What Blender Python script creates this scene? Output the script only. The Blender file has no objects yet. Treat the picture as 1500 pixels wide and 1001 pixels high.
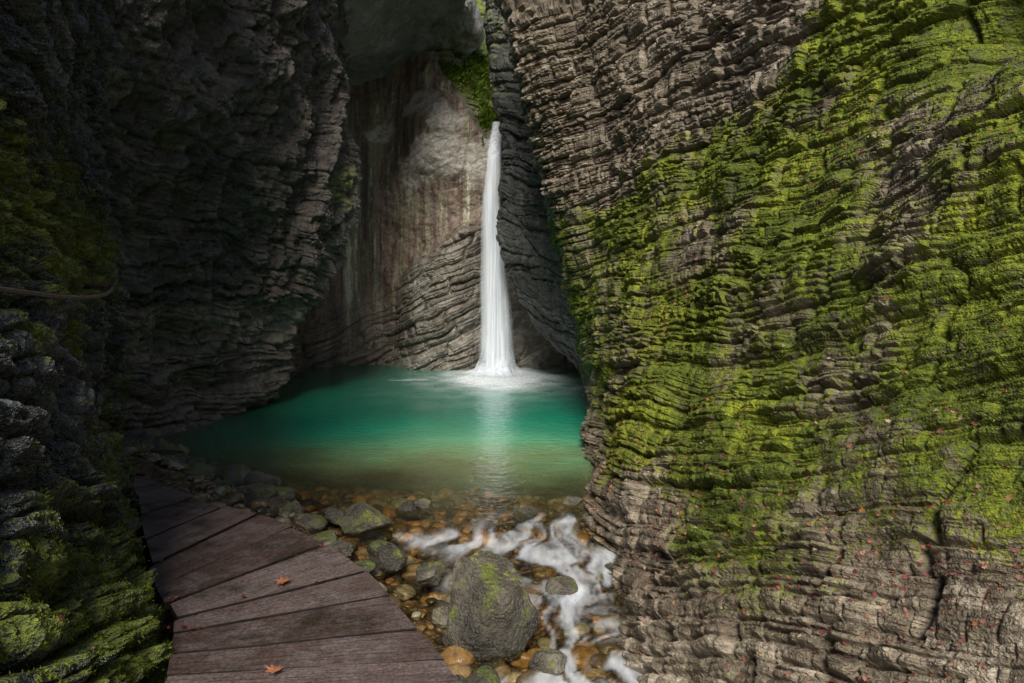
import bpy, bmesh, math, random
import numpy as np
from mathutils import Vector, Matrix
random.seed(4); rng=np.random.default_rng(7)
scene=bpy.context.scene
# ------------------------------------------------------------ noise helpers
TAB=rng.random(65536)
def hsh(a,b=0,c=0,s=0):
    a=np.asarray(a).astype(np.int64); b=np.asarray(b).astype(np.int64); c=np.asarray(c).astype(np.int64)
    return TAB[((a*73856093)^(b*19349663)^(c*83492791)^(s*2654435))&65535]
def vn(x,y,z,s=0):
    ix=np.floor(x);iy=np.floor(y);iz=np.floor(z)
    fx=x-ix;fy=y-iy;fz=z-iz
    fx=fx*fx*(3-2*fx);fy=fy*fy*(3-2*fy);fz=fz*fz*(3-2*fz)
    ix=ix.astype(np.int64);iy=iy.astype(np.int64);iz=iz.astype(np.int64)
    X0=ix*73856093;X1=(ix+1)*73856093;Y0=iy*19349663;Y1=(iy+1)*19349663;s_=s*2654435
    Z0=(iz*83492791)^s_;Z1=((iz+1)*83492791)^s_
    def H(a,b,c): return TAB[(a^b^c)&65535]
    x00=H(X0,Y0,Z0)*(1-fx)+H(X1,Y0,Z0)*fx; x10=H(X0,Y1,Z0)*(1-fx)+H(X1,Y1,Z0)*fx
    x01=H(X0,Y0,Z1)*(1-fx)+H(X1,Y0,Z1)*fx; x11=H(X0,Y1,Z1)*(1-fx)+H(X1,Y1,Z1)*fx
    return (x00*(1-fy)+x10*fy)*(1-fz)+(x01*(1-fy)+x11*fy)*fz
def fbm(P,sc,o=4,s=0,st=(1,1,1)):
    x=P[...,0]*sc*st[0];y=P[...,1]*sc*st[1];z=P[...,2]*sc*st[2]
    r=0;a=1;t=0
    for k in range(o):
        r=r+a*(vn(x,y,z,s+k*17)-.5)*2; t+=a; a*=.5; x=x*2.03+3.1;y=y*2.03+1.7;z=z*2.03+5.3
    return r/t
def sig(x): return 1/(1+np.exp(-np.clip(x,-40,40)))
def sstep(x,a,b):
    t=np.clip((x-a)/(b-a),0,1); return t*t*(3-2*t)
def crw(n,K,t=None):
    if t is None: t=np.linspace(0,K-1,n)
    i=np.clip(np.floor(t).astype(int),0,K-2); f=t-i; W=np.zeros((len(t),K))
    w=[-.5*f+f**2-.5*f**3, 1-2.5*f**2+1.5*f**3, .5*f+2*f**2-1.5*f**3, -.5*f**2+.5*f**3]
    for k in range(4):
        np.add.at(W,(np.arange(len(t)),np.clip(i+k-1,0,K-1)),w[k])
    return W
# ------------------------------------------------------------ mesh helpers
def mesh_obj(name,V,F,mat=None,attrs=None,smooth=False,parent=None):
    V=np.asarray(V,dtype=np.float32).reshape(-1,3); F=np.asarray(F,dtype=np.int32)
    me=bpy.data.meshes.new(name)
    me.vertices.add(len(V)); me.vertices.foreach_set("co",V.ravel())
    k=F.shape[1]; me.loops.add(F.size); me.polygons.add(len(F))
    me.loops.foreach_set("vertex_index",F.ravel())
    me.polygons.foreach_set("loop_start",np.arange(0,F.size,k,dtype=np.int32))
    me.update(calc_edges=True)
    me.polygons.foreach_set("use_smooth",np.full(len(F),smooth))
    for an,av in (attrs or {}).items():
        at=me.attributes.new(an,'FLOAT','POINT'); at.data.foreach_set("value",np.asarray(av,dtype=np.float32).ravel())
    me.update()
    ob=bpy.data.objects.new(name,me); scene.collection.objects.link(ob)
    if mat: me.materials.append(mat)
    if parent: ob.parent=parent
    return ob
def grid_faces(m,n):
    i=np.arange(m*n).reshape(m,n)
    return np.stack([i[:-1,:-1],i[:-1,1:],i[1:,1:],i[1:,:-1]],-1).reshape(-1,4)
def gnormals(S,toward):
    du=np.gradient(S,axis=1);dv=np.gradient(S,axis=0)
    N=np.cross(du,dv); N/=np.linalg.norm(N,axis=-1,keepdims=True)+1e-9
    if np.mean(np.sum(N*(np.array(toward)-S),-1))<0: N=-N
    return N
# ------------------------------------------------------------ node helper
def newmat(name):
    m=bpy.data.materials.new(name); m.use_nodes=True; nt=m.node_tree; nt.nodes.clear()
    out=nt.nodes.new('ShaderNodeOutputMaterial')
    return m,nt,out
def N(nt,typ,ins=None,**pr):
    n=nt.nodes.new('ShaderNode'+typ)
    for k,v in pr.items(): setattr(n,k,v)
    for k,v in (ins or {}).items():
        s=n.inputs[k]
        if isinstance(v,bpy.types.NodeSocket): nt.links.new(v,s)
        elif isinstance(v,tuple) and len(v)==3 and s.type=='RGBA': s.default_value=(*v,1)
        else: s.default_value=v
    return n
def M(nt,op,a,b=0.0,c=None,clamp=False):
    d={0:a,1:b}
    if c is not None: d[2]=c
    return N(nt,'Math',d,operation=op,use_clamp=clamp).outputs[0]
def ramp(nt,fac,stops):
    r=N(nt,'ValToRGB',{0:fac}); cr=r.color_ramp
    while len(cr.elements)<len(stops): cr.elements.new(.5)
    for e,(p,c) in zip(cr.elements,stops): e.position=p; e.color=(*c,1)
    return r.outputs[0]
def noise(nt,vec,scale,detail=5,rough=.6,dist=0):
    return N(nt,'TexNoise',{'Vector':vec,'Scale':scale,'Detail':detail,'Roughness':rough,'Distortion':dist}).outputs[0]
def mix(nt,f,a,b,bt='MIX'):
    n=N(nt,'Mix',data_type='RGBA',blend_type=bt)
    for s,v in ((n.inputs[0],f),(n.inputs[6],a),(n.inputs[7],b)):
        if isinstance(v,bpy.types.NodeSocket): nt.links.new(v,s)
        elif isinstance(v,tuple): s.default_value=(*v,1)
        else: s.default_value=v
    return n.outputs[2]
def maprange(nt,v,a,b,c=0.,d=1.,smooth=False):
    return N(nt,'MapRange',{0:v,1:a,2:b,3:c,4:d},interpolation_type='SMOOTHSTEP' if smooth else 'LINEAR').outputs[0]
def vmul(nt,v,s): return N(nt,'VectorMath',{0:v,1:s},operation='MULTIPLY').outputs[0]
def attr(nt,name): return N(nt,'Attribute',attribute_name=name).outputs['Fac']

MOSS=[(.0,(.018,.025,.003)),(.3,(.055,.078,.006)),(.6,(.135,.165,.011)),(1,(.34,.36,.022))]
def rock_mat(name,cd,cm,cl,strat=7,rough=(.45,.85),bump=.8,stain=0.,spec=.5,mosscol=MOSS,fine=17,mnz=.30):
    m,nt,out=newmat(name)
    geo=N(nt,'NewGeometry'); pos=geo.outputs['Position']
    n1=noise(nt,pos,.8,2); n2=noise(nt,vmul(nt,pos,(1,1,strat)),1.7,4,.7)
    n3=noise(nt,pos,fine,4,.75); n4=noise(nt,pos,4.2,3,.65)
    tone=attr(nt,'tone')
    f=M(nt,'ADD',M(nt,'MULTIPLY',n2,.55),M(nt,'ADD',M(nt,'MULTIPLY',n1,.45),M(nt,'MULTIPLY',tone,.30)))
    f=M(nt,'ADD',f,M(nt,'MULTIPLY',M(nt,'SUBTRACT',n4,.5),.6))
    f=maprange(nt,f,.36,.98)
    col=ramp(nt,f,[(0,cd),(.5,cm),(1,cl)])
    if stain>0:
        s1=noise(nt,vmul(nt,pos,(1.6,1.6,.10)),1.0,5,.65,.25); s2=noise(nt,vmul(nt,pos,(3.2,3.2,.12)),1.3,4,.7)
        c2=ramp(nt,s1,[(.3,(.045,.034,.028)),(.42,(.17,.11,.08)),(.50,(.28,.205,.155)),(.56,(.20,.21,.105)),(.63,(.66,.60,.49))])
        sf=M(nt,'MULTIPLY',attr(nt,'smooth'),stain)
        col=mix(nt,sf,col,c2); col=mix(nt,M(nt,'MULTIPLY',maprange(nt,s2,.46,.60),M(nt,'MULTIPLY',sf,.75)),col,(.045,.033,.030))
    col=mix(nt,1.0,col,ramp(nt,n3,[(.28,(.42,.42,.42)),(.68,(1.3,1.27,1.25))]),'MULTIPLY')
    nz=N(nt,'SeparateXYZ',{0:geo.outputs['Normal']}).outputs[2]
    nm2=noise(nt,pos,34,2,.7)
    mf=M(nt,'ADD',attr(nt,'moss'),M(nt,'MULTIPLY',nz,mnz)); mf=M(nt,'ADD',mf,M(nt,'MULTIPLY',M(nt,'SUBTRACT',n4,.5),1.5))
    mf=M(nt,'ADD',mf,M(nt,'MULTIPLY',M(nt,'SUBTRACT',nm2,.5),1.4))
    mf=maprange(nt,mf,.34,.70,0,1,True)
    mt=M(nt,'ADD',M(nt,'MULTIPLY',n1,.6),M(nt,'ADD',M(nt,'MULTIPLY',nm2,.7),M(nt,'MULTIPLY',n4,.45)))
    mt=maprange(nt,mt,.55,1.15)
    col=mix(nt,mf,col,ramp(nt,mt,mosscol))
    r0=maprange(nt,n4,.35,.65,rough[0],rough[1]); r=M(nt,'ADD',r0,M(nt,'MULTIPLY',mf,.4),clamp=True)
    h=M(nt,'ADD',M(nt,'MULTIPLY',n2,.9),M(nt,'MULTIPLY',n3,.75))
    h=M(nt,'ADD',h,M(nt,'MULTIPLY',nm2,.6))
    b=N(nt,'Bump',{'Strength':bump,'Distance':.06,'Height':h})
    p=N(nt,'BsdfPrincipled',{'Base Color':col,'Roughness':r,'Normal':b.outputs[0],'Specular IOR Level':spec})
    nt.links.new(p.outputs[0],out.inputs[0]); return m
m_right=rock_mat('layered_limestone',(.045,.032,.02),(.205,.165,.112),(.58,.50,.39),strat=12,rough=(.5,.85),mnz=.14)
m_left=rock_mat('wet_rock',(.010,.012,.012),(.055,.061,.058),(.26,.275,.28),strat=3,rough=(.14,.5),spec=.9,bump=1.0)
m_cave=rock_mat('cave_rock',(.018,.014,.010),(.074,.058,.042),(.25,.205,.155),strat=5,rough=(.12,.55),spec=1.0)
m_back=rock_mat('stained_rock',(.06,.052,.042),(.20,.185,.15),(.54,.51,.45),strat=3,rough=(.3,.7),stain=.9,bump=.5)
m_butt=rock_mat('dark_rock',(.02,.02,.018),(.075,.076,.068),(.22,.22,.20),strat=5,rough=(.2,.6),spec=.7)
m_ceil=rock_mat('ceiling_rock',(.10,.095,.087),(.30,.29,.27),(.5,.48,.45),strat=1,rough=(.5,.8),bump=.6)
m_bould=rock_mat('boulder_rock',(.028,.024,.017),(.14,.122,.088),(.45,.40,.32),strat=1,rough=(.18,.5),fine=24,bump=1.0,spec=.9)

# ------------------------------------------------------------ strata
def strata(P,a,th,s,warp=1.0,crack=.6,bl=(1.5,5),ew=.12):
    q=P[...,2]/th+warp*fbm(P,.22,3,s+5)*.4+.25*fbm(P,1.3,3,s+9)
    q=q+.33*np.sin(q*1.9)+.2*np.sin(q*.7)
    i=np.floor(q); f=q-i
    r=hsh(i,3,0,s)
    wdt=th*(bl[0]+bl[1]*hsh(i,9,0,s)); b=a/wdt+hsh(i,5,1,s)*37+.35*fbm(P,1.1,2,s+31)
    j=np.floor(b); fb=b-j; rb=hsh(i,j,2,s)
    e=np.exp(-(np.minimum(f,1-f)/ew)**2); eb=np.exp(-(np.minimum(fb,1-fb)/.05)**2)
    d=.40*r+.60*rb-crack*np.maximum(e*(.4+.6*r),.8*eb)+.5*(rb-.5)*(fb-.5)+.25*(rb-.5)*(f-.5)*2
    return d, hsh(i,j,7,s)
def wall(name,C,n,mrows,mat,toward,dispf,mossf,smooth=False,tu=None,tv=None):
    C=np.array(C,dtype=float)
    Wv=crw(mrows,C.shape[0],tv); Wu=crw(n,C.shape[1],tu)
    S=np.einsum('ir,rck->ick',Wv,C); S=np.einsum('jc,ick->ijk',Wu,S)
    mid=S[S.shape[0]//3]; a=np.concatenate([[0],np.cumsum(np.linalg.norm(np.diff(mid[:,:2],axis=0),axis=1))])
    A=np.broadcast_to(a[None,:],S.shape[:2])
    Nn=gnormals(S,toward); d,tone=dispf(S,A)
    S2=S+Nn*d[...,None]
    N2=gnormals(S2,toward)
    moss=mossf(S2,A)
    ob=mesh_obj(name,S2,grid_faces(*S2.shape[:2]),mat,{'tone':tone,'moss':moss},smooth)
    return ob,S2,N2,moss
def ctrl(zs,cols):
    R=[]
    for k,z in enumerate(zs):
        R.append([( (c[0][k] if isinstance(c[0],list) else c[0]), (c[1][k] if isinstance(c[1],list) else c[1]), z) for c in cols])
    return R
# ---- right wall
zs=[-1.5,.6,2,4,6.5,9.5,13,18]
cols=[([4.5]*8,27),
 ([2.8,2.6,2.6,2.3,1.9,1.6,1.4,1.4],23),
 ([2.4,2.25,2.05,1.6,1.0,.40,-.25,-.5],18.5),
 ([1.8,2.0,2.1,2.2,2.3,2.2,2.0,2.0],[15.3,15.4,15.5,15.8,16.2,16.6,17,17.5]),
 ([1.1,1.6,2.0,2.7,3.3,3.8,4.3,4.8],[11.7,12,12.3,12.9,13.7,14.4,15,15.5]),
 ([.9,1.75,2.4,3.2,4.0,4.7,5.3,6],[8.8,9.2,9.7,10.4,11.2,12,12.6,13]),
 ([.8,2.0,2.8,3.8,4.8,5.7,6.5,7.2],[6.0,6.7,7.2,7.9,8.7,9.5,10,10.5]),
 ([1.3,2.5,3.3,4.4,5.5,6.5,7.5,8.5],[4,4.5,5,5.6,6.3,7,7.5,8]),
 ([2.2,3.2,4.1,5.2,6.4,7.5,8.5,9.5],[1.5,2,2.4,3,3.5,4,4.5,5]),
 ([2.4,3.4,4.3,5.4,6.6,7.7,8.7,9.7],-6)]
def dR(S,A):
    T=S.copy(); y=S[...,1]
    T[...,2]=S[...,2]-.10*np.clip(18-y,0,20)-.26*np.clip(9-y,0,9)*(1-.6*sstep(S[...,2],2,6))+.30*fbm(S,.3,2,19)+.05*fbm(S,1.8,3,20)
    d1,t1=strata(T,A,.29,11,.6,.7,(.9,3.0),.10); d2,t2=strata(T,A,.095,23,.6,.7,(1.4,5),.14)
    d3,t3=strata(T,A,.038,37,.8,.4,(3,9))
    up=sstep(S[...,2],5,8)
    low=fbm(S,.33,4,3)*.42+fbm(S,1.1,4,8)*.15+.10*np.abs(fbm(S,2.2,3,9))
    pat=.35+1.0*sstep(fbm(S,.9,3,29),-.25,.3)
    d=low+(.15+.12*up)*d1+(.12)*d2*pat+.035*d3+.028*fbm(S,6,4,77)
    for (x,y,z,r,dp) in ((2.2,13.5,.9,.8,.7),(5.3,7.0,6.3,.7,.9),(3.2,11.5,3.3,.7,.35)):
        q=((S[...,0]-x)**2+(S[...,1]-y)**2+((S[...,2]-z)*1.3)**2)/r**2
        d=d-dp*np.exp(-q)
    return d, .25*t1+.5*t2+.25*t3
def mR(S,A):
    z=S[...,2];y=S[...,1]
    b=sstep(z+fbm(S,.5,4,61)*1.6+np.clip((y-12)*.15,-1,1),6.0,7.2)*sstep(y,9.5,11.5)
    m=.70+1.0*fbm(S,.7,5,90)+.16*sstep(z,4,6.5)
    m=m*(1-b)+(-.30+.6*fbm(S,.8,3,66))*b
    m=m-.75*(1-sstep(z+.9*fbm(S,.7,3,44),.1,1.6))
    m=m-.25*sstep(y,13,15.5)*(1-sstep(z,4,6))
    return np.clip(m,-.6,.80)
right,SR,NR,MR=wall('layered_rock_wall',ctrl(zs,cols),1,1,m_right,(-3,8,5),dR,mR,
   tu=np.concatenate([np.linspace(0,2,90,endpoint=False),np.linspace(2,7.5,900,endpoint=False),np.linspace(7.5,9,50)]),
   tv=np.concatenate([np.linspace(0,.4,25,endpoint=False),np.linspace(.4,4.0,930,endpoint=False),np.linspace(4.0,5.3,220,endpoint=False),np.linspace(5.3,7,50)]))
# ---- left foreground wall
zs=[-1.5,.6,1.2,2,3.5,5.5,8,11]
cols=[([-2.2,-2.2,-2.3,-2.5,-2.9,-3.2,-3.5,-4],-5),
 ([-1.8,-1.9,-2.05,-2.3,-2.75,-3,-3.2,-4],2),
 ([-1.9,-2.05,-2.15,-2.45,-2.95,-3.15,-3.3,-4.0],4),
 ([-2.6,-2.8,-2.95,-3.2,-3.55,-3.65,-3.75,-4.2],5.4),
 ([-3.9,-4.1,-4.25,-4.45,-4.6,-4.7,-4.75,-4.9],7.4),
 ([-4.8,-5,-5.1,-5.2,-5.2,-5.3,-5.3,-5.5],8.7),
 ([-7.6]*8,10.4),([-11]*8,12)]
def dL(S,A):
    T=S.copy(); T[...,2]=S[...,2]+.35*A+.5*fbm(S,.6,3,21)
    d1,t1=strata(T,A,.28,51,1.2,.8,(.7,1.4)); d2,t2=strata(T,A,.10,53,1.2,.7,(.8,2.2)); d3,t3=strata(T,A,.04,54,1.2,.5,(1,3))
    return fbm(S,.8,4,57)*.22+.22*(d1-.4)+.12*(d2-.4)+.04*d3+.07*fbm(S,5,4,58), .4*t1+.4*t2+.2*t3
def mL(S,A):
    z=S[...,2]
    m=.46+1.1*fbm(S,2.2,5,91)-.85*sstep(z,4.3,5.0)+.6*np.exp(-((z-4.0)/.45)**2)-.45*np.exp(-((z-2.9)/.5)**2)
    return np.clip(m,-.6,.85)
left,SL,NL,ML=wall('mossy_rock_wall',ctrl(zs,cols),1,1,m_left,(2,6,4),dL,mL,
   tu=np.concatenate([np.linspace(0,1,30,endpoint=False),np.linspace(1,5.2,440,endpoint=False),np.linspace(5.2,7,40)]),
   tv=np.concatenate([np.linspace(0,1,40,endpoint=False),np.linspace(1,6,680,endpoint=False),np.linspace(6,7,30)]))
# ---- left cave wall
zs=[-1.5,0,2,5,7,10,13,18]
cols=[([-9.5]*8,8),([-8.8,-8.7,-8.6,-8,-7.6,-7,-6.5,-6.5],12.5),([-8.9,-8.8,-8.8,-7.9,-7.3,-6.7,-6,-6],16),
 ([-8.3,-8.2,-8.1,-6.9,-6.3,-6,-5.4,-5.4],19.5),([-8.2,-8.0,-7.5,-6.0,-5.4,-5.6,-5.2,-5],22),
 ([-9.0,-8.9,-8.7,-7.8,-7.3,-7.2,-6.6,-6],25.5),([-9.9,-9.8,-9.7,-9.5,-9.3,-9,-8,-7],30),([-11]*8,34)]
def dC(S,A):
    T=S.copy(); T[...,2]=S[...,2]+.8*fbm(S,.4,3,22)
    d1,t1=strata(T,A,.5,71,2.0,.8,(1.5,4)); d2,t2=strata(T,A,.17,73,2.0,.7,(2,5))
    lw=1-sstep(S[...,2],3,6)
    q=np.abs(fbm(S,.55,4,77,(1,1,.6))); q2=np.abs(fbm(S,1.6,4,78,(1,1,.8)))
    return fbm(S,.3,4,75)*.9-1.1*q-.6*q2*(1-.6*lw)+.3+(.10+.24*lw)*d1+(.09+.10*lw)*d2+.18*fbm(S,3,4,76), .5*t1+.5*t2+.7*lw*(S[...,2]<3.2)
def mC(S,A):
    return np.clip(-.35+1.0*np.exp(-(((S[...,1]-22)/1.2)**2+((S[...,2]-7)/1.2)**2))+.6*fbm(S,.5,3,12),-.6,.8)
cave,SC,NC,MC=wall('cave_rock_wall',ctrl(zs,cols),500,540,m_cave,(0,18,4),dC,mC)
# ---- cliff beside the fall
zs=[-1.5,0,1.5,3,6,9,12,16,22]
L=[3.0,2.9,1.45,.45,-.45,-.35,-.75,-1.15,-1.4]
cols=[([x+2.2 for x in L],33),([x+.5 for x in L],29.2),(L,27.4),([x*.75+.7+.4 for x in L],26),([3.2,3.1,2.9,2.7,2.4,2.2,2,1.8,1.8],23.6),([5.5]*9,22)]
def dB(S,A):
    T=S.copy(); T[...,2]=S[...,2]+.5*S[...,0]+.6*fbm(S,.4,3,22)
    d1,t1=strata(T,A,.5,81,2.0,.7,(1.5,5)); d2,t2=strata(T,A,.16,83,2.0,.5,(2,5))
    return fbm(S,.4,4,85)*.30+.25*(d1-.4)+.10*(d2-.4)+.06*fbm(S,4,3,86), .5*t1+.5*t2
butt,SB,NB,MB=wall('cliff_buttress',ctrl(zs,cols),320,460,m_butt,(-3,20,5),dB,lambda S,A: np.clip(-.20+.6*fbm(S,.5,3,14)+.35*sstep(S[...,2],9,12)-.4*sstep(S[...,2],1,0),-.6,.9))
# ---- back wall
nx,nz=460,560
X,Z=np.meshgrid(np.linspace(-13,5,nx),np.linspace(-1.5,22,nz))
P0=np.stack([X,np.full_like(X,31.),Z],-1)
wob=fbm(P0,.35,3,41)
Y=31.9+1.4*np.exp(-((X+6.4)/2.2)**2)+.5*wob-.9*sstep(X,-9,-12)
zt=4.3+.68*(X+5)+.9*fbm(P0,.9,4,42)
fade=1-.75*sstep(X,-2.2,-1.0)
Y-=1.5*sig((zt-Z)/.12)*sig((X+5.1)/.25)*fade
pale=sstep(fbm(P0,.8,4,52)*1.6+1.3*np.exp(-((Z-11.4)/1.9)**2-((X+3.3)/1.9)**2),.35,.8)*sstep(Z,7.5,9.5)
Y-=1.1*np.exp(-((Z-11)/2.0)**2)*np.exp(-((X+3.6)/1.5)**2)
zb=14.2-1.5*(X+3.4)+.5*fbm(P0,1.2,3,43); zb=np.clip(zb,10.9,17)
rec=sig((Z-zb)/.12)*sig((X+5.2)/.4)
Y+=rec*(1.0+.75*np.clip(Z-zb,0,20))
S=np.stack([X,Y,Z],-1)
Pt=S.copy(); Pt[...,2]=S[...,2]-.45*S[...,0]+.35*fbm(P0,.6,3,40)
d1,t1=strata(Pt,X,.5,45,.8,.7,(2,5)); d2,t2=strata(Pt,X,.16,46,.8,.6,(2,5))
lay=np.clip(sig((zt-Z)/.1)*sig((X+5.3)/.3)+rec+.55*sig((2.6-Z)/.4),0,1)
S[...,1]-=lay*(.34*d1+.14*d2)*fade+(1-lay)*(.03*d1)+.16*fbm(S,1.1,4,47)+.05*fbm(S,5,3,48)
back=mesh_obj('stained_rock_wall',S,grid_faces(nz,nx),m_back,{'tone':.5*t1+.5*t2+.9*pale,'smooth':(1-.85*lay)*(1-.8*pale),'moss':np.clip(-.45+rec*.95+.5*fbm(S,.7,3,49),-.6,.8)})
SK,NK,MK=S,gnormals(S,(-3,10,5)),rec
# ---- roof over the cave
prof=[(-14,11.5),(-11,12.6),(-8.5,13.3),(-6,13.8),(-4.6,14.9),(-2.8,15.8),(-2.1,16.6),(-2.4,17.8),(-3,19)]
ys=[21.5,23,24.6,27,29,31,35,40]
sh=[-2.6,-1.5,-.6,-.3,-.1,.1,.3,.5]
C=[[(x+sh[j],ys[j],z+(1.2,.5,.1,0,0,0,0,0)[j]) for j in range(8)] for (x,z) in prof]
def dT(S,A): return fbm(S,.35,4,95)*.8+.35*fbm(S,1.2,5,96), np.full(S.shape[:2],.5)
roof,ST,NT_,MT=wall('cave_ceiling',C,200,200,m_ceil,(-2,20,0),dT,lambda S,A:np.full(S.shape[:2],-.5)+.9*sstep(S[...,2],17,18))

# ------------------------------------------------------------ ground sheet + water
def axis(parts):
    return np.concatenate([np.linspace(a,b,n,endpoint=False) for a,b,n in parts]+[[parts[-1][1]]])
ax=axis([(-120,-14,12),(-14,-7,60),(-7,4,240),(4,10,20),(10,120,12)])
ay=axis([(-120,-6,14),(-6,3,60),(3,15,260),(15,34,120),(34,140,14)])
XX,YY=np.meshgrid(ax,ay)
def zw(y): return np.interp(y,[-6,3,5.5,6.6,7.6,9,10.3,11.5],[-.75,-.6,-.46,-.36,-.22,-.12,-.03,0.])
def xs(y): return np.interp(y,[-6,3,5,6.5,7.8,9,10.3,12,14,16,22,30],[-.2,-.3,-.5,-.75,-1.35,-2.15,-3.2,-5.0,-7.6,-9.6,-10.5,-11])
def bed(x,y):
    P=np.stack([x,y,np.zeros_like(x)],-1)
    e=x-xs(y)+.35*fbm(P,.9,3,101)
    yy=y+1.3*fbm(P,.45,3,109)*sstep(y,10,12)
    dm=np.interp(yy,[0,8,10.5,12,13.5,15,17,20,26,31],[.20,.2,.25,.38,.66,1.05,1.7,2.6,2.6,2.2])
    dep=np.minimum(np.clip(e*(.26+.22*sstep(y,12,15)),-.9,9),dm); dep=np.where(e<0,np.clip(e*.38,-.75,0),dep)
    return zw(y)-dep+.05*fbm(P,1.7,4,103)+.03*fbm(P,6,3,105)
H=bed(XX,YY)
far=sstep(np.maximum(np.abs(XX),np.abs(YY-14)),20,40); H=H*(1-far)+far*1.0
m_ground,nt,out=newmat('gravel_bed')
pos=N(nt,'NewGeometry').outputs['Position']
vo=N(nt,'TexVoronoi',{'Vector':pos,'Scale':13.},feature='F1'); vcol=N(nt,'SeparateColor',{0:vo.outputs['Color']}).outputs[0]
g=ramp(nt,M(nt,'ADD',M(nt,'MULTIPLY',vcol,.6),M(nt,'MULTIPLY',noise(nt,pos,1.5,3),.4)),[(.2,(.05,.034,.016)),(.45,(.19,.115,.042)),(.65,(.34,.20,.07)),(.85,(.36,.29,.18))])
g=mix(nt,1.0,g,ramp(nt,vo.outputs['Distance'],[(.0,(1.1,1.1,1.1)),(.6,(.25,.25,.25))]),'MULTIPLY')
b=N(nt,'Bump',{'Strength':.8,'Distance':.04,'Height':M(nt,'SUBTRACT',noise(nt,pos,20,3),vo.outputs['Distance'])})
p=N(nt,'BsdfPrincipled',{'Base Color':g,'Roughness':.5,'Normal':b.outputs[0]}); nt.links.new(p.outputs[0],out.inputs[0])
mesh_obj('ground',np.stack([XX,YY,H],-1),grid_faces(*XX.shape),m_ground,smooth=True)
# water
wx=np.linspace(-12,5,460); wy=np.concatenate([np.linspace(-6,4,60,endpoint=False),np.linspace(4,13,360,endpoint=False),np.linspace(13,34,330)])
WX,WY=np.meshgrid(wx,wy); WP=np.stack([WX,WY,np.zeros_like(WX)],-1)
rap=sstep(WY,11,9.5)
WZ=zw(WY)+rap*(.035*fbm(WP,1.6,3,201)+.02*fbm(WP,4,3,203,(1,.5,1)))+.004*fbm(WP,2,3,205)
dep=np.clip(WZ-bed(WX,WY),0,3)
foam=np.zeros_like(WX)
wpx=WX+.5*fbm(WP,1.3,3,215); wpy=WY+.5*fbm(WP,1.3,3,216)
WP2=np.stack([wpx,wpy,np.zeros_like(WX)],-1)
stk=fbm(WP2,3.6,4,207,(2.2,.45,1)); stk2=fbm(WP2,2.2,4,208,(.6,1.7,1)); bro=fbm(WP2,1.6,3,209)
for (x,y,rx,ry,s) in ((-.9,9.9,.9,.45,.6),(-.3,9.5,.6,.4,.5),(.85,10.5,.9,.4,.9),(.15,10.0,.7,.35,.55),(1.0,8.7,.55,.9,1.1),(.75,9.3,.6,.5,.7),(.95,7.4,.5,.8,1.1),(.75,6.7,.6,.5,1.0),(1.0,6.3,.6,.6,1.1),(-.4,6.5,.5,.35,.7),(.3,6.0,.8,.4,1.0),(.45,8.1,.5,.8,.6),(-.6,8.2,.5,.7,.4),(.2,5.3,.9,.4,.8)):
    foam+=s*np.exp(-((wpx-x)/rx)**2-((wpy-y)/ry)**2)
foam=np.clip(foam*(.42+.8*stk+.7*bro),0,1.5); foam=.95*(1-np.exp(-1.3*foam))*sstep(foam,0,.5)
cx,cy=-.35,28.3
rr=np.sqrt(((WX-cx))**2+((WY-cy)*.6)**2)
fr=fbm(WP,1.5,4,211); fr2=fbm(WP,.8,3,212)
rr=rr*(1+.22*fr2)
foam=np.maximum(foam,np.clip(1.4*np.exp(-(rr/1.4)**2)+.7*np.exp(-(rr/2.7)**2)*(.8+fr*1.0),0,1))
foam=np.maximum(foam,.35*np.clip(np.exp(-((WX+3.9)/.9)**2-((WY-27.3)/.45)**2)*(1+1.5*stk2),0,1))
pale_tint=1.15*np.exp(-((WX+.9)/3.6)**2-((WY-14.3)/3.6)**2)*(1+.5*fr2)+.35*np.exp(-((WX+.3)/2.4)**2-((WY-23)/5)**2)  # paler water tint around the near pool, weaker patch toward the fall
m_water,nt,out=newmat('emerald_water')
pos=N(nt,'NewGeometry').outputs['Position']
dp=attr(nt,'depth'); fo=attr(nt,'foam')
nl=noise(nt,vmul(nt,pos,(.6,1.2,1)),.5,4,.6,.6)
opa=M(nt,'SUBTRACT',1.0,M(nt,'EXPONENT',M(nt,'MULTIPLY',dp,-1.25)))
opa=maprange(nt,opa,.24,.90,0.0,.98)
tint=M(nt,'ADD',dp,M(nt,'MULTIPLY',M(nt,'SUBTRACT',nl,.5),1.0))
tcd=ramp(nt,M(nt,'DIVIDE',tint,3.0),[(.08,(.13,.12,.045)),(.22,(.09,.15,.06)),(.42,(.02,.20,.10)),(.66,(.003,.19,.110)),(.95,(.0015,.125,.080))])
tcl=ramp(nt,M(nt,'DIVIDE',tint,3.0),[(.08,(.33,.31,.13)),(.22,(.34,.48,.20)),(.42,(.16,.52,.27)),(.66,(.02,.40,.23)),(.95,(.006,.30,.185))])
tc=mix(nt,M(nt,'MULTIPLY',attr(nt,'pale_tint'),maprange(nt,nl,.35,.6,.7,1.15),clamp=True),tcd,tcl)
nb=noise(nt,vmul(nt,pos,(1,1.8,1)),3.2,3,.6,.5)
bmp=N(nt,'Bump',{'Strength':.55,'Distance':.06,'Height':nb})
dif=N(nt,'BsdfDiffuse',{'Color':tc})
tr=N(nt,'BsdfTransparent',{'Color':(.95,.89,.70)})
body=N(nt,'MixShader',{0:opa,1:tr.outputs[0],2:dif.outputs[0]})
gl=N(nt,'BsdfGlossy',{'Color':(1,1,1),'Roughness':.19,'Normal':bmp.outputs[0]})
fres=N(nt,'Fresnel',{'IOR':1.33,'Normal':bmp.outputs[0]})
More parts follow.
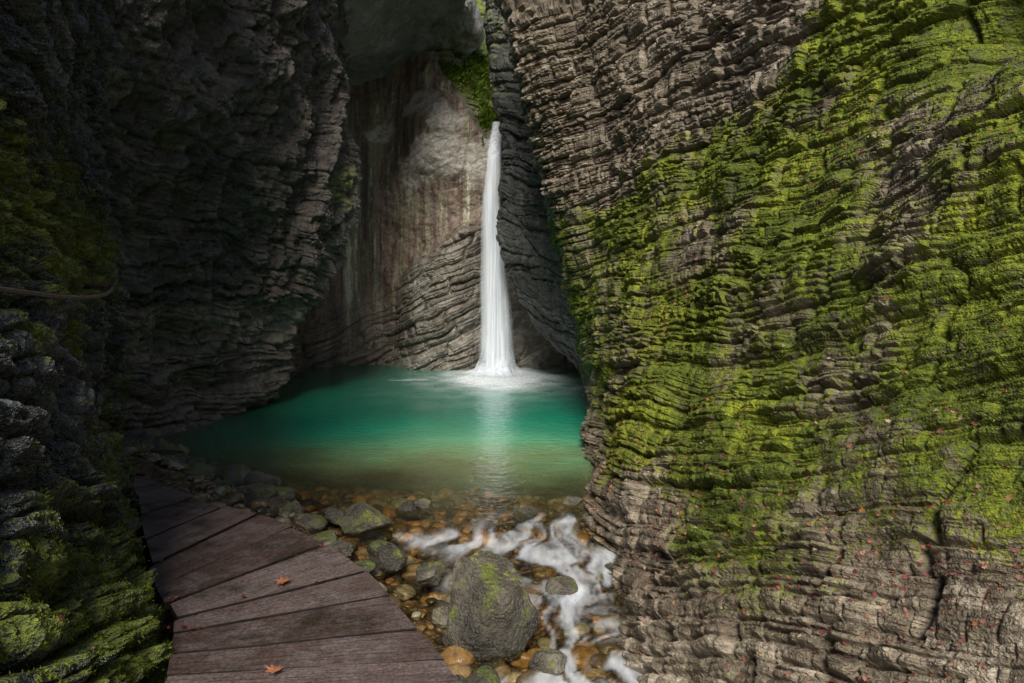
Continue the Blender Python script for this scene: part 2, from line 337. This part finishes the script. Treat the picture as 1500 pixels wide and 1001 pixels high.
surf=N(nt,'MixShader',{0:fres.outputs[0],1:body.outputs[0],2:gl.outputs[0]})
fd=N(nt,'BsdfDiffuse',{'Color':(.80,.83,.86)})
ff=M(nt,'MULTIPLY',fo,maprange(nt,noise(nt,vmul(nt,pos,(9,3,5)),1.0,3,.6),.35,.65,.62,1.0),clamp=True)
fin=N(nt,'MixShader',{0:ff,1:surf.outputs[0],2:fd.outputs[0]})
nt.links.new(fin.outputs[0],out.inputs[0])
mesh_obj('pool_water',np.stack([WX,WY,WZ],-1),grid_faces(*WX.shape),m_water,{'depth':dep,'foam':foam,'pale_tint':pale_tint},smooth=True)
# ------------------------------------------------------------ waterfall
m_fall,nt,out=newmat('falling_water')
pos=N(nt,'NewGeometry').outputs['Position']
st=noise(nt,vmul(nt,pos,(7,7,.22)),1.0,3,.6)
al=M(nt,'MULTIPLY',attr(nt,'alpha'),maprange(nt,st,.34,.62,.6,1.15),clamp=True)
wc=ramp(nt,st,[(.35,(.72,.78,.84)),(.6,(.92,.95,.98))])
d=N(nt,'BsdfDiffuse',{'Color':wc}); t=N(nt,'BsdfTranslucent',{'Color':wc})
dd=N(nt,'MixShader',{0:.15,1:d.outputs[0],2:t.outputs[0]})
mm=N(nt,'MixShader',{0:al,1:N(nt,'BsdfTransparent').outputs[0],2:dd.outputs[0]}); nt.links.new(mm.outputs[0],out.inputs[0])
wf=bpy.data.objects.new('waterfall',None); scene.collection.objects.link(wf)
zz=np.linspace(11.2,-.05,160); tt=np.linspace(-1,1,40)
hw=np.interp(zz,[0,1.5,4.4,7.4,10.9,11.2],[.84,.78,.62,.42,.26,.22]); cxx=np.interp(zz,[0,1.5,4.4,7.4,10.9],[-.62,-.66,-.80,-.90,-.68])
for k in range(3):
    off=(k-1)*.2; w=hw*(1-.12*abs(k-1))
    Yc=29.35+1.5*sstep(zz,9.2,11.2)
    ln=.06*fbm(np.stack([zz*0,zz*0+k,zz],-1),.8,3,300+k)
    Vx=cxx[:,None]+ln[:,None]+tt[None]*w[:,None]; Vz=np.broadcast_to(zz[:,None],Vx.shape)
    Vy=Yc[:,None]+off*hw[:,None]*1.6+.25*hw[:,None]*tt[None]**2
    a=np.clip(1-np.abs(tt)**2.0,0,1)[None]*np.clip(.90-.015*zz,0,1)[:,None]
    a=np.broadcast_to(a,Vx.shape)*sstep(zz,-.1,.05)[:,None]
    mesh_obj('water_veil_%d'%k,np.stack([Vx,Vy,Vz],-1),grid_faces(*Vx.shape),m_fall,{'alpha':a},True,wf)
for k in range(4):
    tv=np.linspace(0,1,16); ph=np.linspace(0,2*math.pi,90)
    hh=.30+.25*k; r0=.45+.05*k; r1=1.5-.2*k
    R=r0+(r1-r0)*tv**.7; Zk=hh*(1-tv)**1.6+.02
    T2=fbm(np.stack([np.cos(ph)*2,np.sin(ph)*2,ph*0+k],-1),1.,3,320+k)
    Vx=-.6+R[:,None]*np.cos(ph)[None]*(1+.25*T2)[None]; Vy=29.1+R[:,None]*np.sin(ph)[None]*(1+.25*T2)[None]; Vz=Zk[:,None]*(1+.5*T2)[None]
    a=.45*(np.sin(np.pi*np.clip(tv*.95+.03,0,1))**1.5)[:,None]*(1+.4*T2)[None]
    mesh_obj('splash_%d'%k,np.stack([Vx,Vy,Vz],-1),grid_faces(*Vx.shape),m_fall,{'alpha':np.clip(a,0,1)},True,wf)
# ------------------------------------------------------------ rocks
def ico(sub):
    bm=bmesh.new(); bmesh.ops.create_icosphere(bm,subdivisions=sub,radius=1)
    V=np.array([v.co[:] for v in bm.verts]); F=np.array([[v.index for v in f.verts] for f in bm.faces]); bm.free(); return V,F
def rockverts(B,seed,size,rough=.12,cuts=9,cd=(.55,.9),terr=.0,extra=()):
    r=np.random.default_rng(seed); V=B.copy()
    n=r.normal(size=(cuts,3)); n/=np.linalg.norm(n,axis=1,keepdims=True)
    for k in range(cuts):
        dk=r.uniform(*cd); q=V@n[k]-dk; V=V-np.outer(np.maximum(q,0)*.92,n[k])
    for nn_,dk in extra:
        nn_=np.array(nn_,float); nn_/=np.linalg.norm(nn_); q=V@nn_-dk; V=V-np.outer(np.maximum(q,0)*.95,nn_)
    f=fbm(V+seed*1.37,1.6,4,seed%97)
    if terr: 
        g=fbm(V+seed*.7,2.2,3,seed%91+3)*9; g=np.floor(g)+sstep(g-np.floor(g),.75,1.0); f=f+terr*g/9/rough+.25*fbm(V,9,3,5)
    V=V*(1+rough*f)[:,None]
    if not extra:
        a=r.uniform(0,6.28); R=np.array([[math.cos(a),-math.sin(a),0],[math.sin(a),math.cos(a),0],[0,0,1]]); V=V@R.T
    return V*np.array(size)
B6,F6=ico(6); B2,F2=ico(3)
V=rockverts(B6,8,(.60,.50,.60),.13,12,(.7,.95),.20,(((.15,-.1,1),.62),((-.75,-.8,.25),.62),((.8,-.7,.05),.66),((-1,.2,.1),.72),((.9,.3,.35),.7),((.1,-1,-.2),.68),((-.5,-.3,.85),.7)))
mesh_obj('boulder',V+np.array([-.24,7.3,.09]),F6,m_bould,{'tone':.25+.4*fbm(V,1.5,3,5),'moss':np.clip(-.02+1.1*fbm(V,5,4,6)+.22*(V[:,2]>.1),-.5,.8)})
rocks=[(-1.0,8.4,.0,.2),(-1.64,9.0,.0,.28),(-2.2,10.2,.05,.36),(-2.65,10.4,.05,.22),(-1.65,11,.0,.17),(-1.45,11.1,0,.15),(-4.9,12.3,.12,.33),(-4.45,12.1,.1,.3),
(-4.25,11.1,.12,.36),(-5.0,11.4,.15,.3),(-6,13,.1,.33),(-5.6,12.6,.15,.26),(-6.5,13.3,.15,.3),(-5.3,13.0,.02,.25),(-3.7,10.9,.05,.22),(-3.4,10.5,.08,.24),(-3.0,10.2,.0,.2),
(-2.6,9.4,.05,.2),(-2.3,9.1,.02,.17),(-1.9,8.6,0,.16),(-.28,6.6,-.3,.2),(-.55,6.5,-.3,.17),(.25,6.3,-.4,.22),(.35,6.9,-.28,.18),(1.0,6.2,-.42,.3),(-7.2,14.2,.1,.4),(-7.8,14.8,.1,.35),(-6.9,13.8,.2,.3),
(.6,8.4,-.16,.2),(-.6,8.6,-.15,.17),(1.0,11.3,.0,.16),(.2,10.9,-.06,.18),(-.8,7.7,-.2,.16),(.9,5.6,-.5,.25),(-8.3,15.3,.15,.4),(-7.4,13.2,.35,.4),(-6.3,12.3,.3,.35),(-5.5,11.6,.3,.33),(-4.6,10.6,.25,.3),(-5.6,12.0,.2,.36),(-3.9,11.5,.02,.26)]
B4,F4=ico(4)
for k,(x,y,z,r) in enumerate(rocks):
    V=rockverts(B4,40+k,(r*1.12,r,r*.72),.16,10,(.5,.9),.15)
    mesh_obj('river_rock',V+np.array([x,y,z]),F4,m_bould,{'tone':np.full(len(V),random.uniform(0,.8)),'moss':np.clip(.02+.8*fbm(V+k,4,3,k)+.15*(x<-2),-.6,.9)+np.zeros(len(V))})
m_cob,nt,out=newmat('wet_cobbles'); pos=N(nt,'NewGeometry').outputs['Position']
c=ramp(nt,attr(nt,'tone'),[(0,(.045,.035,.022)),(.3,(.15,.10,.05)),(.5,(.32,.175,.06)),(.62,(.50,.26,.07)),(.8,(.21,.185,.13)),(1,(.40,.35,.26))])
nn=noise(nt,pos,14,4,.7); c=mix(nt,1.0,c,ramp(nt,nn,[(.3,(.45,.45,.42)),(.7,(1.2,1.2,1.15))]),'MULTIPLY')
b=N(nt,'Bump',{'Strength':.5,'Distance':.03,'Height':nn})
p=N(nt,'BsdfPrincipled',{'Base Color':c,'Roughness':.25,'Normal':b.outputs[0]}); nt.links.new(p.outputs[0],out.inputs[0])
VV=[];FF=[];TT=[];o=0
proto=[rockverts(B2,500+k,(1,.85,.6),.12,7,(.55,.9)) for k in range(24)]
for k in range(3400):
    y=4.5+10.5*random.random()**1.1; x=xs(y)+random.uniform(-1.8,7.5) 
    if y<12 and x>2.2: continue
    if y>12.5 and x>2.6: continue
    r=.035+.16*random.random()**2.6
    a=random.uniform(0,6.28); ca,sa=math.cos(a),math.sin(a); V=proto[k%24]
    V=np.stack([V[:,0]*ca-V[:,1]*sa,V[:,0]*sa+V[:,1]*ca,V[:,2]],-1)*r
    z=float(bed(np.array([x]),np.array([y]))[0])+r*.25
    land=x<xs(y)+.2
    VV.append(V+np.array([x,y,z])); FF.append(F2+o); o+=len(V); TT.append(np.full(len(V),random.choice([0,.15,.25,.3,.78,.85]) if land else (random.random()*.64 if random.random()<.75 else random.uniform(.7,.95))))
mesh_obj('streambed_cobbles',np.concatenate(VV),np.concatenate(FF),m_cob,{'tone':np.concatenate(TT)},True)
# ------------------------------------------------------------ boardwalk
m_wood,nt,out=newmat('wet_wood')
tc=N(nt,'TexCoord').outputs['Object']; rnd=N(nt,'ObjectInfo').outputs['Random']; pos=N(nt,'NewGeometry').outputs['Position']
offv=N(nt,'CombineXYZ',{0:M(nt,'MULTIPLY',rnd,31.),1:M(nt,'MULTIPLY',rnd,17.),2:0.0}).outputs[0]
v=N(nt,'VectorMath',{0:tc,1:offv},operation='ADD').outputs[0]
g1=noise(nt,vmul(nt,v,(1.0,16,16)),1.0,5,.65,.5); g2=noise(nt,pos,3.0,5,.7); g3=noise(nt,vmul(nt,v,(3,60,60)),1,3,.7); gf=noise(nt,pos,45,3,.7)
c=ramp(nt,M(nt,'ADD',M(nt,'MULTIPLY',g1,.5),M(nt,'MULTIPLY',rnd,.5)),[(.15,(.038,.023,.019)),(.45,(.095,.060,.050)),(.8,(.18,.130,.116))])
c=mix(nt,maprange(nt,g2,.44,.70,0,.7),c,(.21,.17,.158)); c=mix(nt,maprange(nt,g3,.50,.66,0,.6),c,(.022,.014,.013))
g4=noise(nt,pos,1.6,5,.75); c=mix(nt,maprange(nt,g4,.52,.64,0,.8),c,(.030,.026,.014))
c=mix(nt,1.0,c,ramp(nt,gf,[(.3,(.45,.45,.45)),(.7,(1.3,1.3,1.3))]),'MULTIPLY')
b=N(nt,'Bump',{'Strength':.7,'Distance':.014,'Height':M(nt,'ADD',g1,M(nt,'MULTIPLY',gf,.6))})
p=N(nt,'BsdfPrincipled',{'Base Color':c,'Roughness':maprange(nt,g2,.3,.7,.2,.55),'Normal':b.outputs[0]}); nt.links.new(p.outputs[0],out.inputs[0])
m_beam,nt,out=newmat('beam_wood_gap_shade'); pos=N(nt,'NewGeometry').outputs['Position']
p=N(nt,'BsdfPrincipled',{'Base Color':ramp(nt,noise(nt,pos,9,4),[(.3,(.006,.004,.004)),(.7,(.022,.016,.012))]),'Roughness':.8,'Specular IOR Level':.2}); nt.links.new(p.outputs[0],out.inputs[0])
Lp=[(-4.79,8.56),(-4.20,7.63),(-3.77,6.92),(-3.36,6.25),(-2.98,5.65),(-2.71,5.26),(-2.48,4.96),(-2.31,4.74),(-2.22,4.55),(-2.11,4.29),(-2.01,4.04),(-1.95,3.78),(-1.92,3.5),(-1.9,3.22)]
Rp=[(-4.51,8.43),(-4.03,7.98),(-3.51,7.55),(-3.06,7.21),(-2.6,6.92),(-2.14,6.58),(-1.67,6.11),(-1.21,5.51),(-.957,5.09),(-.666,4.59),(-.454,4.21),(-.31,3.93),(-.2,3.65),(-.12,3.36)]
for k in range(1,16): Lp.append((-1.9,3.22-.28*k)); Rp.append((-.12+.01*k,3.36-.28*k))
Lp=[(-6.0,9.2),(-5.4,8.95)]+Lp; Rp=[(-5.7,9.4),(-5.05,8.95)]+Rp
bw=bpy.data.objects.new('boardwalk',None); scene.collection.objects.link(bw)
TOP=1.2
def plank(name,a,b,c,d,zt,th,mat,parent,gap=.012):
    ctr=(Vector((*a,0))+Vector((*b,0))+Vector((*c,0))+Vector((*d,0)))/4
    ax_=((Vector(c)+Vector(d))-(Vector(a)+Vector(b))).normalized(); ang=math.atan2(ax_[1],ax_[0])
    Mi=Matrix.Rotation(-ang,4,'Z')
    n=30; bm=bmesh.new(); rows=[]
    tl1,tl2=random.uniform(-.006,.006),random.uniform(-.006,.006)
    for i in range(n+1):
        t=i/n
        p1=Vector(a).lerp(Vector(d),t); p2=Vector(b).lerp(Vector(c),t); r=[]
        w1=.004*math.sin(t*7+a[0]*9)+random.uniform(-.004,.004)+(.012*random.random() if i in(0,n) else 0); w2=.004*math.sin(t*6+b[1]*11)+random.uniform(-.004,.004)+(.012*random.random() if i in(0,n) else 0)
        dirv=(p2-p1).normalized(); p1=p1+dirv*(w1+gap); p2=p2-dirv*(w2+gap)
        cup=.004*math.sin(t*3+a[0])+tl1*(1-t)+tl2*t
        for (p_,z_) in ((p1,-th),(p1,-.006),(p1+dirv*.004,tl1),(p1.lerp(p2,.5),cup),(p2-dirv*.004,-tl1),(p2,-.006),(p2,-th)):
            q=Mi@(Vector((p_[0],p_[1],z_))-Vector((ctr[0],ctr[1],0))); r.append(bm.verts.new(q))
        rows.append(r)
    for i in range(n):
        for j in range(7):
            k=(j+1)%7; f_=bm.faces.new((rows[i][j],rows[i+1][j],rows[i+1][k],rows[i][k])); f_.material_index=0 if j in (2,3) else 1  # plank sides take the dark beam colour, painting shade into the gaps
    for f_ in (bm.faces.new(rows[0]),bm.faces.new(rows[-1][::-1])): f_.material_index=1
    bmesh.ops.recalc_face_normals(bm,faces=bm.faces)
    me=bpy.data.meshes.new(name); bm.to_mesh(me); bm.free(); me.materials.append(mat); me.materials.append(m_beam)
    ob=bpy.data.objects.new(name,me); scene.collection.objects.link(ob); ob.parent=parent
    ob.matrix_local=Matrix.Translation((ctr[0],ctr[1],zt))@Matrix.Rotation(ang,4,'Z')
for k in range(len(Lp)-1):
    j1=random.uniform(-.02,.04); j2=random.uniform(-.03,.05)
    def ext(p,q,e): 
        v=(Vector(p)-Vector(q)).normalized(); return tuple(Vector(p)+v*e)
    a=ext(Lp[k],Rp[k],j1);b_=ext(Lp[k+1],Rp[k+1],j1);c_=ext(Rp[k+1],Lp[k+1],j2);d_=ext(Rp[k],Lp[k],j2)
    plank('plank_%d'%k,a,b_,c_,d_,TOP+random.uniform(-.012,.008),.055,m_wood,bw,random.choice([.010,.012,.015])*(1.3 if k<8 else .8))
def beam(name,pts,w,h,zt):
    V=[];F=[]
    for i,p_ in enumerate(pts):
        p_=Vector(p_); a=Vector(pts[max(i-1,0)]); b=Vector(pts[min(i+1,len(pts)-1)]); n=(b-a).normalized(); n=Vector((-n[1],n[0]))
        for s,z in ((-1,0),(1,0),(1,-h),(-1,-h)): q=p_+n*s*w/2; V.append((q[0],q[1],zt+z))
    for i in range(len(pts)-1):
        for j in range(4): k=(j+1)%4; F.append((4*i+j,4*i+4+j,4*i+4+k,4*i+k))
    F.append((0,1,2,3)); e=4*(len(pts)-1); F.append((e+3,e+2,e+1,e))
    mesh_obj(name,V,F,m_beam,None,False,bw)
def lerp2(t): return [tuple(Vector(l).lerp(Vector(r),t)) for l,r in zip(Lp,Rp)]
for nm,t in (('stringer_outer',.93),('stringer_middle',.5),('stringer_inner',.10)): beam(nm,lerp2(t),.12,.16,TOP-.075)
for k in range(1,len(Lp),4):
    for t in (.1,.93):
        q=Vector(Lp[k]).lerp(Vector(Rp[k]),t)
        bm=bmesh.new(); bmesh.ops.create_cone(bm,cap_ends=True,segments=14,radius1=.085,radius2=.075,depth=2.0)
        me=bpy.data.meshes.new('post'); bm.to_mesh(me); bm.free(); me.materials.append(m_beam)
        ob=bpy.data.objects.new('post_%d'%k,me); scene.collection.objects.link(ob); ob.parent=bw; ob.location=(q[0],q[1],TOP-.24-1.0)
# ------------------------------------------------------------ steel cable handrail on rock
m_steel,nt,out=newmat('rusty_steel'); pos=N(nt,'NewGeometry').outputs['Position']
p=N(nt,'BsdfPrincipled',{'Base Color':ramp(nt,noise(nt,pos,25),[(.35,(.05,.035,.03)),(.7,(.16,.10,.08))]),'Metallic':.5,'Roughness':.5}); nt.links.new(p.outputs[0],out.inputs[0])
cab=bpy.data.objects.new('cable_handrail',None); scene.collection.objects.link(cab)
def tube(name,pts,r,parent):
    cu=bpy.data.curves.new(name,'CURVE'); cu.dimensions='3D'; sp=cu.splines.new('NURBS'); sp.points.add(len(pts)-1)
    for q,pt in zip(sp.points,pts): q.co=(*pt,1)
    sp.use_endpoint_u=True; sp.order_u=3; cu.bevel_depth=r; cu.bevel_resolution=4; cu.materials.append(m_steel)
    ob=bpy.data.objects.new(name,cu); scene.collection.objects.link(ob); ob.parent=parent
tube('cable',[(-1.7,1.2,3.55),(-2.1,2.9,3.46),(-2.4,3.7,3.42),(-2.8,4.7,3.43),(-3.2,5.5,3.50),(-3.9,6.7,3.60)],.012,cab)
tube('anchor_bolt',[(-3.3,5.6,3.51),(-3.7,5.6,3.53)],.018,cab); tube('anchor_bolt_near',[(-1.9,2.0,3.50),(-2.7,2.0,3.50)],.016,cab)
# ------------------------------------------------------------ moss tufts / leaves
def tufts(name,S,Nn,w,n,size,mat,blades=4,seed=1,spread=.9):
    r=np.random.default_rng(seed)
    P=S.reshape(-1,3); Q=Nn.reshape(-1,3); w=w.ravel().clip(0); w=w/w.sum()
    idx=r.choice(len(P),n,p=w); P=P[idx];Q=Q[idx]
    sz=size*(.4+1.0*r.random(n))*(1+np.clip((P[:,1]-7)/12,0,1.2))
    Vs=[];tn=[]; tone=r.random(n)
    for k in range(blades):
        d=Q*.7+r.normal(size=(n,3))*spread*.6+np.array([0,0,.25]); d/=np.linalg.norm(d,axis=1,keepdims=True)
        s=np.cross(d,r.normal(size=(n,3))); s/=np.linalg.norm(s,axis=1,keepdims=True)+1e-9
        o=P+r.normal(size=(n,3))*sz[:,None]*.5
        L_=sz[:,None]*(.6+.7*r.random((n,1)))
        Vs.append(np.stack([o-s*L_*.22,o+s*L_*.22,o+d*L_],1)); tn.append(np.repeat(tone*.7+.3*r.random(n),3))
    V=np.concatenate(Vs).reshape(-1,3); F=np.arange(len(V)).reshape(-1,3)
    return mesh_obj(name,V,F,mat,{'tone':np.concatenate(tn)})
def leafmat(name,stops,rough=.6,tl=.3):
    m,nt,out=newmat(name); c=ramp(nt,attr(nt,'tone'),stops)
    p=N(nt,'BsdfPrincipled',{'Base Color':c,'Roughness':rough,'Specular IOR Level':.2}); t=N(nt,'BsdfTranslucent',{'Color':c})
    mm=N(nt,'MixShader',{0:tl,1:p.outputs[0],2:t.outputs[0]}); nt.links.new(mm.outputs[0],out.inputs[0]); return m
m_tuft=leafmat('moss_tuft',[(0,(.03,.045,.004)),(.5,(.105,.13,.009)),(.9,(.22,.24,.015)),(1,(.32,.33,.02))],.9,.2)
def area(S):
    a=np.linalg.norm(np.cross(np.gradient(S,axis=1),np.gradient(S,axis=0)),axis=-1); return a
nz=NR[...,2]; vis=(SR[...,2]>.3)&(SR[...,2]<10)&(SR[...,1]>2.5)
wR=np.clip(MR+.15*nz+.6*fbm(SR,2.8,3,71)-.35,0,.5)*vis*np.minimum(area(SR),.003)/(SR[...,1]**1.0)
tufts('wall_moss',SR,NR,wR,95000,.016,m_tuft,4,1)
vis=(SL[...,2]>.3)&(SL[...,2]<7)&(SL[...,1]>2)&(SL[...,1]<9)
wL=np.clip(ML+.28*NL[...,2]-.35,0,.5)*vis
tufts('rock_moss',SL,NL,wL,32000,.015,m_tuft,4,2)
m_leaf=leafmat('foliage',[(0,(.04,.07,.008)),(.5,(.11,.17,.015)),(1,(.22,.30,.04))],.5,.4)
wK=MK*(SK[...,2]<16)*(SK[...,0]>-5)*(SK[...,0]<.5)*np.clip(NK[...,2]+.3,0,1)*np.clip(.3+fbm(SK,1.0,3,88)*2,0,1)
tufts('gully_fern',SK,NK,wK,4000,.09,m_leaf,5,3)
m_red=leafmat('dead_leaf',[(0,(.07,.02,.018)),(.35,(.19,.05,.04)),(.6,(.27,.13,.10)),(.85,(.36,.12,.045)),(1,(.46,.30,.22))],.6,.15)
LS=np.array([(math.cos(k/14*2*math.pi)*(1.0 if k%2==0 else .55),math.sin(k/14*2*math.pi)*(1.0 if k%2==0 else .55)*.8) for k in range(14)])
def leaves(name,P,Q,size,seed,tone=None):
    r=np.random.default_rng(seed); n=len(P); Vs=[];Ts=[];Fs=[]
    for k in range(n):
        q=Q[k]+r.normal(size=3)*.35*(tone is None); q/=np.linalg.norm(q); s=np.cross(q,[.3,.8,.1]); s/=np.linalg.norm(s); t=np.cross(q,s)
        a=r.uniform(0,6.28); sc=size*r.uniform(.5,1.25)
        x=LS[:,0]*math.cos(a)-LS[:,1]*math.sin(a); y=LS[:,0]*math.sin(a)+LS[:,1]*math.cos(a)
        V=P[k]+q*.012+(x[:,None]*s+y[:,None]*t)*sc+q*((x**2-.4)*.35*sc)[:,None]
        V=np.concatenate([V,[P[k]+q*(.012-.1*sc)]])
        i=np.arange(14)+15*k; c=np.full(14,15*k+14)
        Fs.append(np.stack([i,np.roll(i,-1),c],-1)); Vs.append(V); Ts.append(np.full(15,r.random() if tone is None else tone))
    mesh_obj(name,np.concatenate(Vs),np.concatenate(Fs),m_red,{'tone':np.concatenate(Ts)})
cl=np.zeros(SR.shape[:2])
for (x,y,z,r,s) in ((2.9,11.5,2.9,.8,5),(4.9,11,6,.8,3),(4.8,9,5.2,.8,3),(3.2,6.5,.7,1.0,4),(2.5,8,.6,1.0,4),(2.0,10.5,.5,1,4),(3.4,5,1.0,1,4)):
    cl+=s*np.exp(-((SR[...,0]-x)**2+(SR[...,1]-y)**2+(SR[...,2]-z)**2)/r**2)
w=(np.clip(nz-.15,0,1)**1.0)*(.12+cl)*(SR[...,1]>3.5)*(SR[...,2]>-.2)*(SR[...,2]<8.5)*np.minimum(area(SR),.01)
w=w.ravel()/w.sum(); idx=rng.choice(w.size,5000,p=w)
leaves('fallen_leaves',SR.reshape(-1,3)[idx],NR.reshape(-1,3)[idx],.025,5)
w=np.clip(NL[...,2]-.2,0,1)*(SL[...,1]>2.5)*(SL[...,1]<8)*(SL[...,2]>.5)*(SL[...,2]<2.6); w=w.ravel()/w.sum(); idx=rng.choice(w.size,120,p=w)
leaves('fallen_leaves',SL.reshape(-1,3)[idx],NL.reshape(-1,3)[idx],.022,6)
def bwp(n,seed):
    r=np.random.default_rng(seed); P=[]
    for k in range(n):
        i=r.integers(2,14); t=r.uniform(.02,.98) if r.random()<.3 else r.uniform(0,.06); q=Vector(Lp[i]).lerp(Vector(Rp[i]),t); P.append((q[0]+r.uniform(-.1,.1),q[1],TOP+.01))
    return np.array(P)
P=np.array([(-1.765,5.27,TOP+.03),(-1.40,4.02,TOP+.03)]); leaves('maple_leaf',P,np.tile([0,0,1.],(2,1)),.075,9,.87)
P=bwp(36,3); leaves('leaf_litter',P,np.tile([0,0,1.],(len(P),1)),.022,11)
# ------------------------------------------------------------ camera, light
cam=bpy.data.cameras.new('Camera'); co=bpy.data.objects.new('Camera',cam); scene.collection.objects.link(co)
co.location=(0,0,3.45); co.rotation_euler=(math.radians(90),0,0); cam.lens=24; cam.sensor_width=36; cam.shift_y=-.047; cam.clip_end=500
scene.camera=co
sd=Vector((-.03,-.76,.65)).normalized()
sl=bpy.data.lights.new('sun','SUN'); sl.energy=5.0; sl.angle=math.radians(20); sl.color=(1,.96,.88)
so=bpy.data.objects.new('sun',sl); scene.collection.objects.link(so); so.rotation_euler=(-sd).to_track_quat('-Z','Y').to_euler()
w=bpy.data.worlds.new('World'); scene.world=w; w.use_nodes=True; nt=w.node_tree; bg=nt.nodes['Background']
sky=nt.nodes.new('ShaderNodeTexSky'); sky.sky_type='NISHITA'; sky.sun_disc=False; sky.sun_elevation=math.asin(sd.z); sky.sun_rotation=math.atan2(sd.x,sd.y)
nt.links.new(sky.outputs[0],bg.inputs[0]); bg.inputs[1].default_value=.15
scene.view_settings.view_transform='Standard'; scene.view_settings.look='None'; scene.view_settings.exposure=0
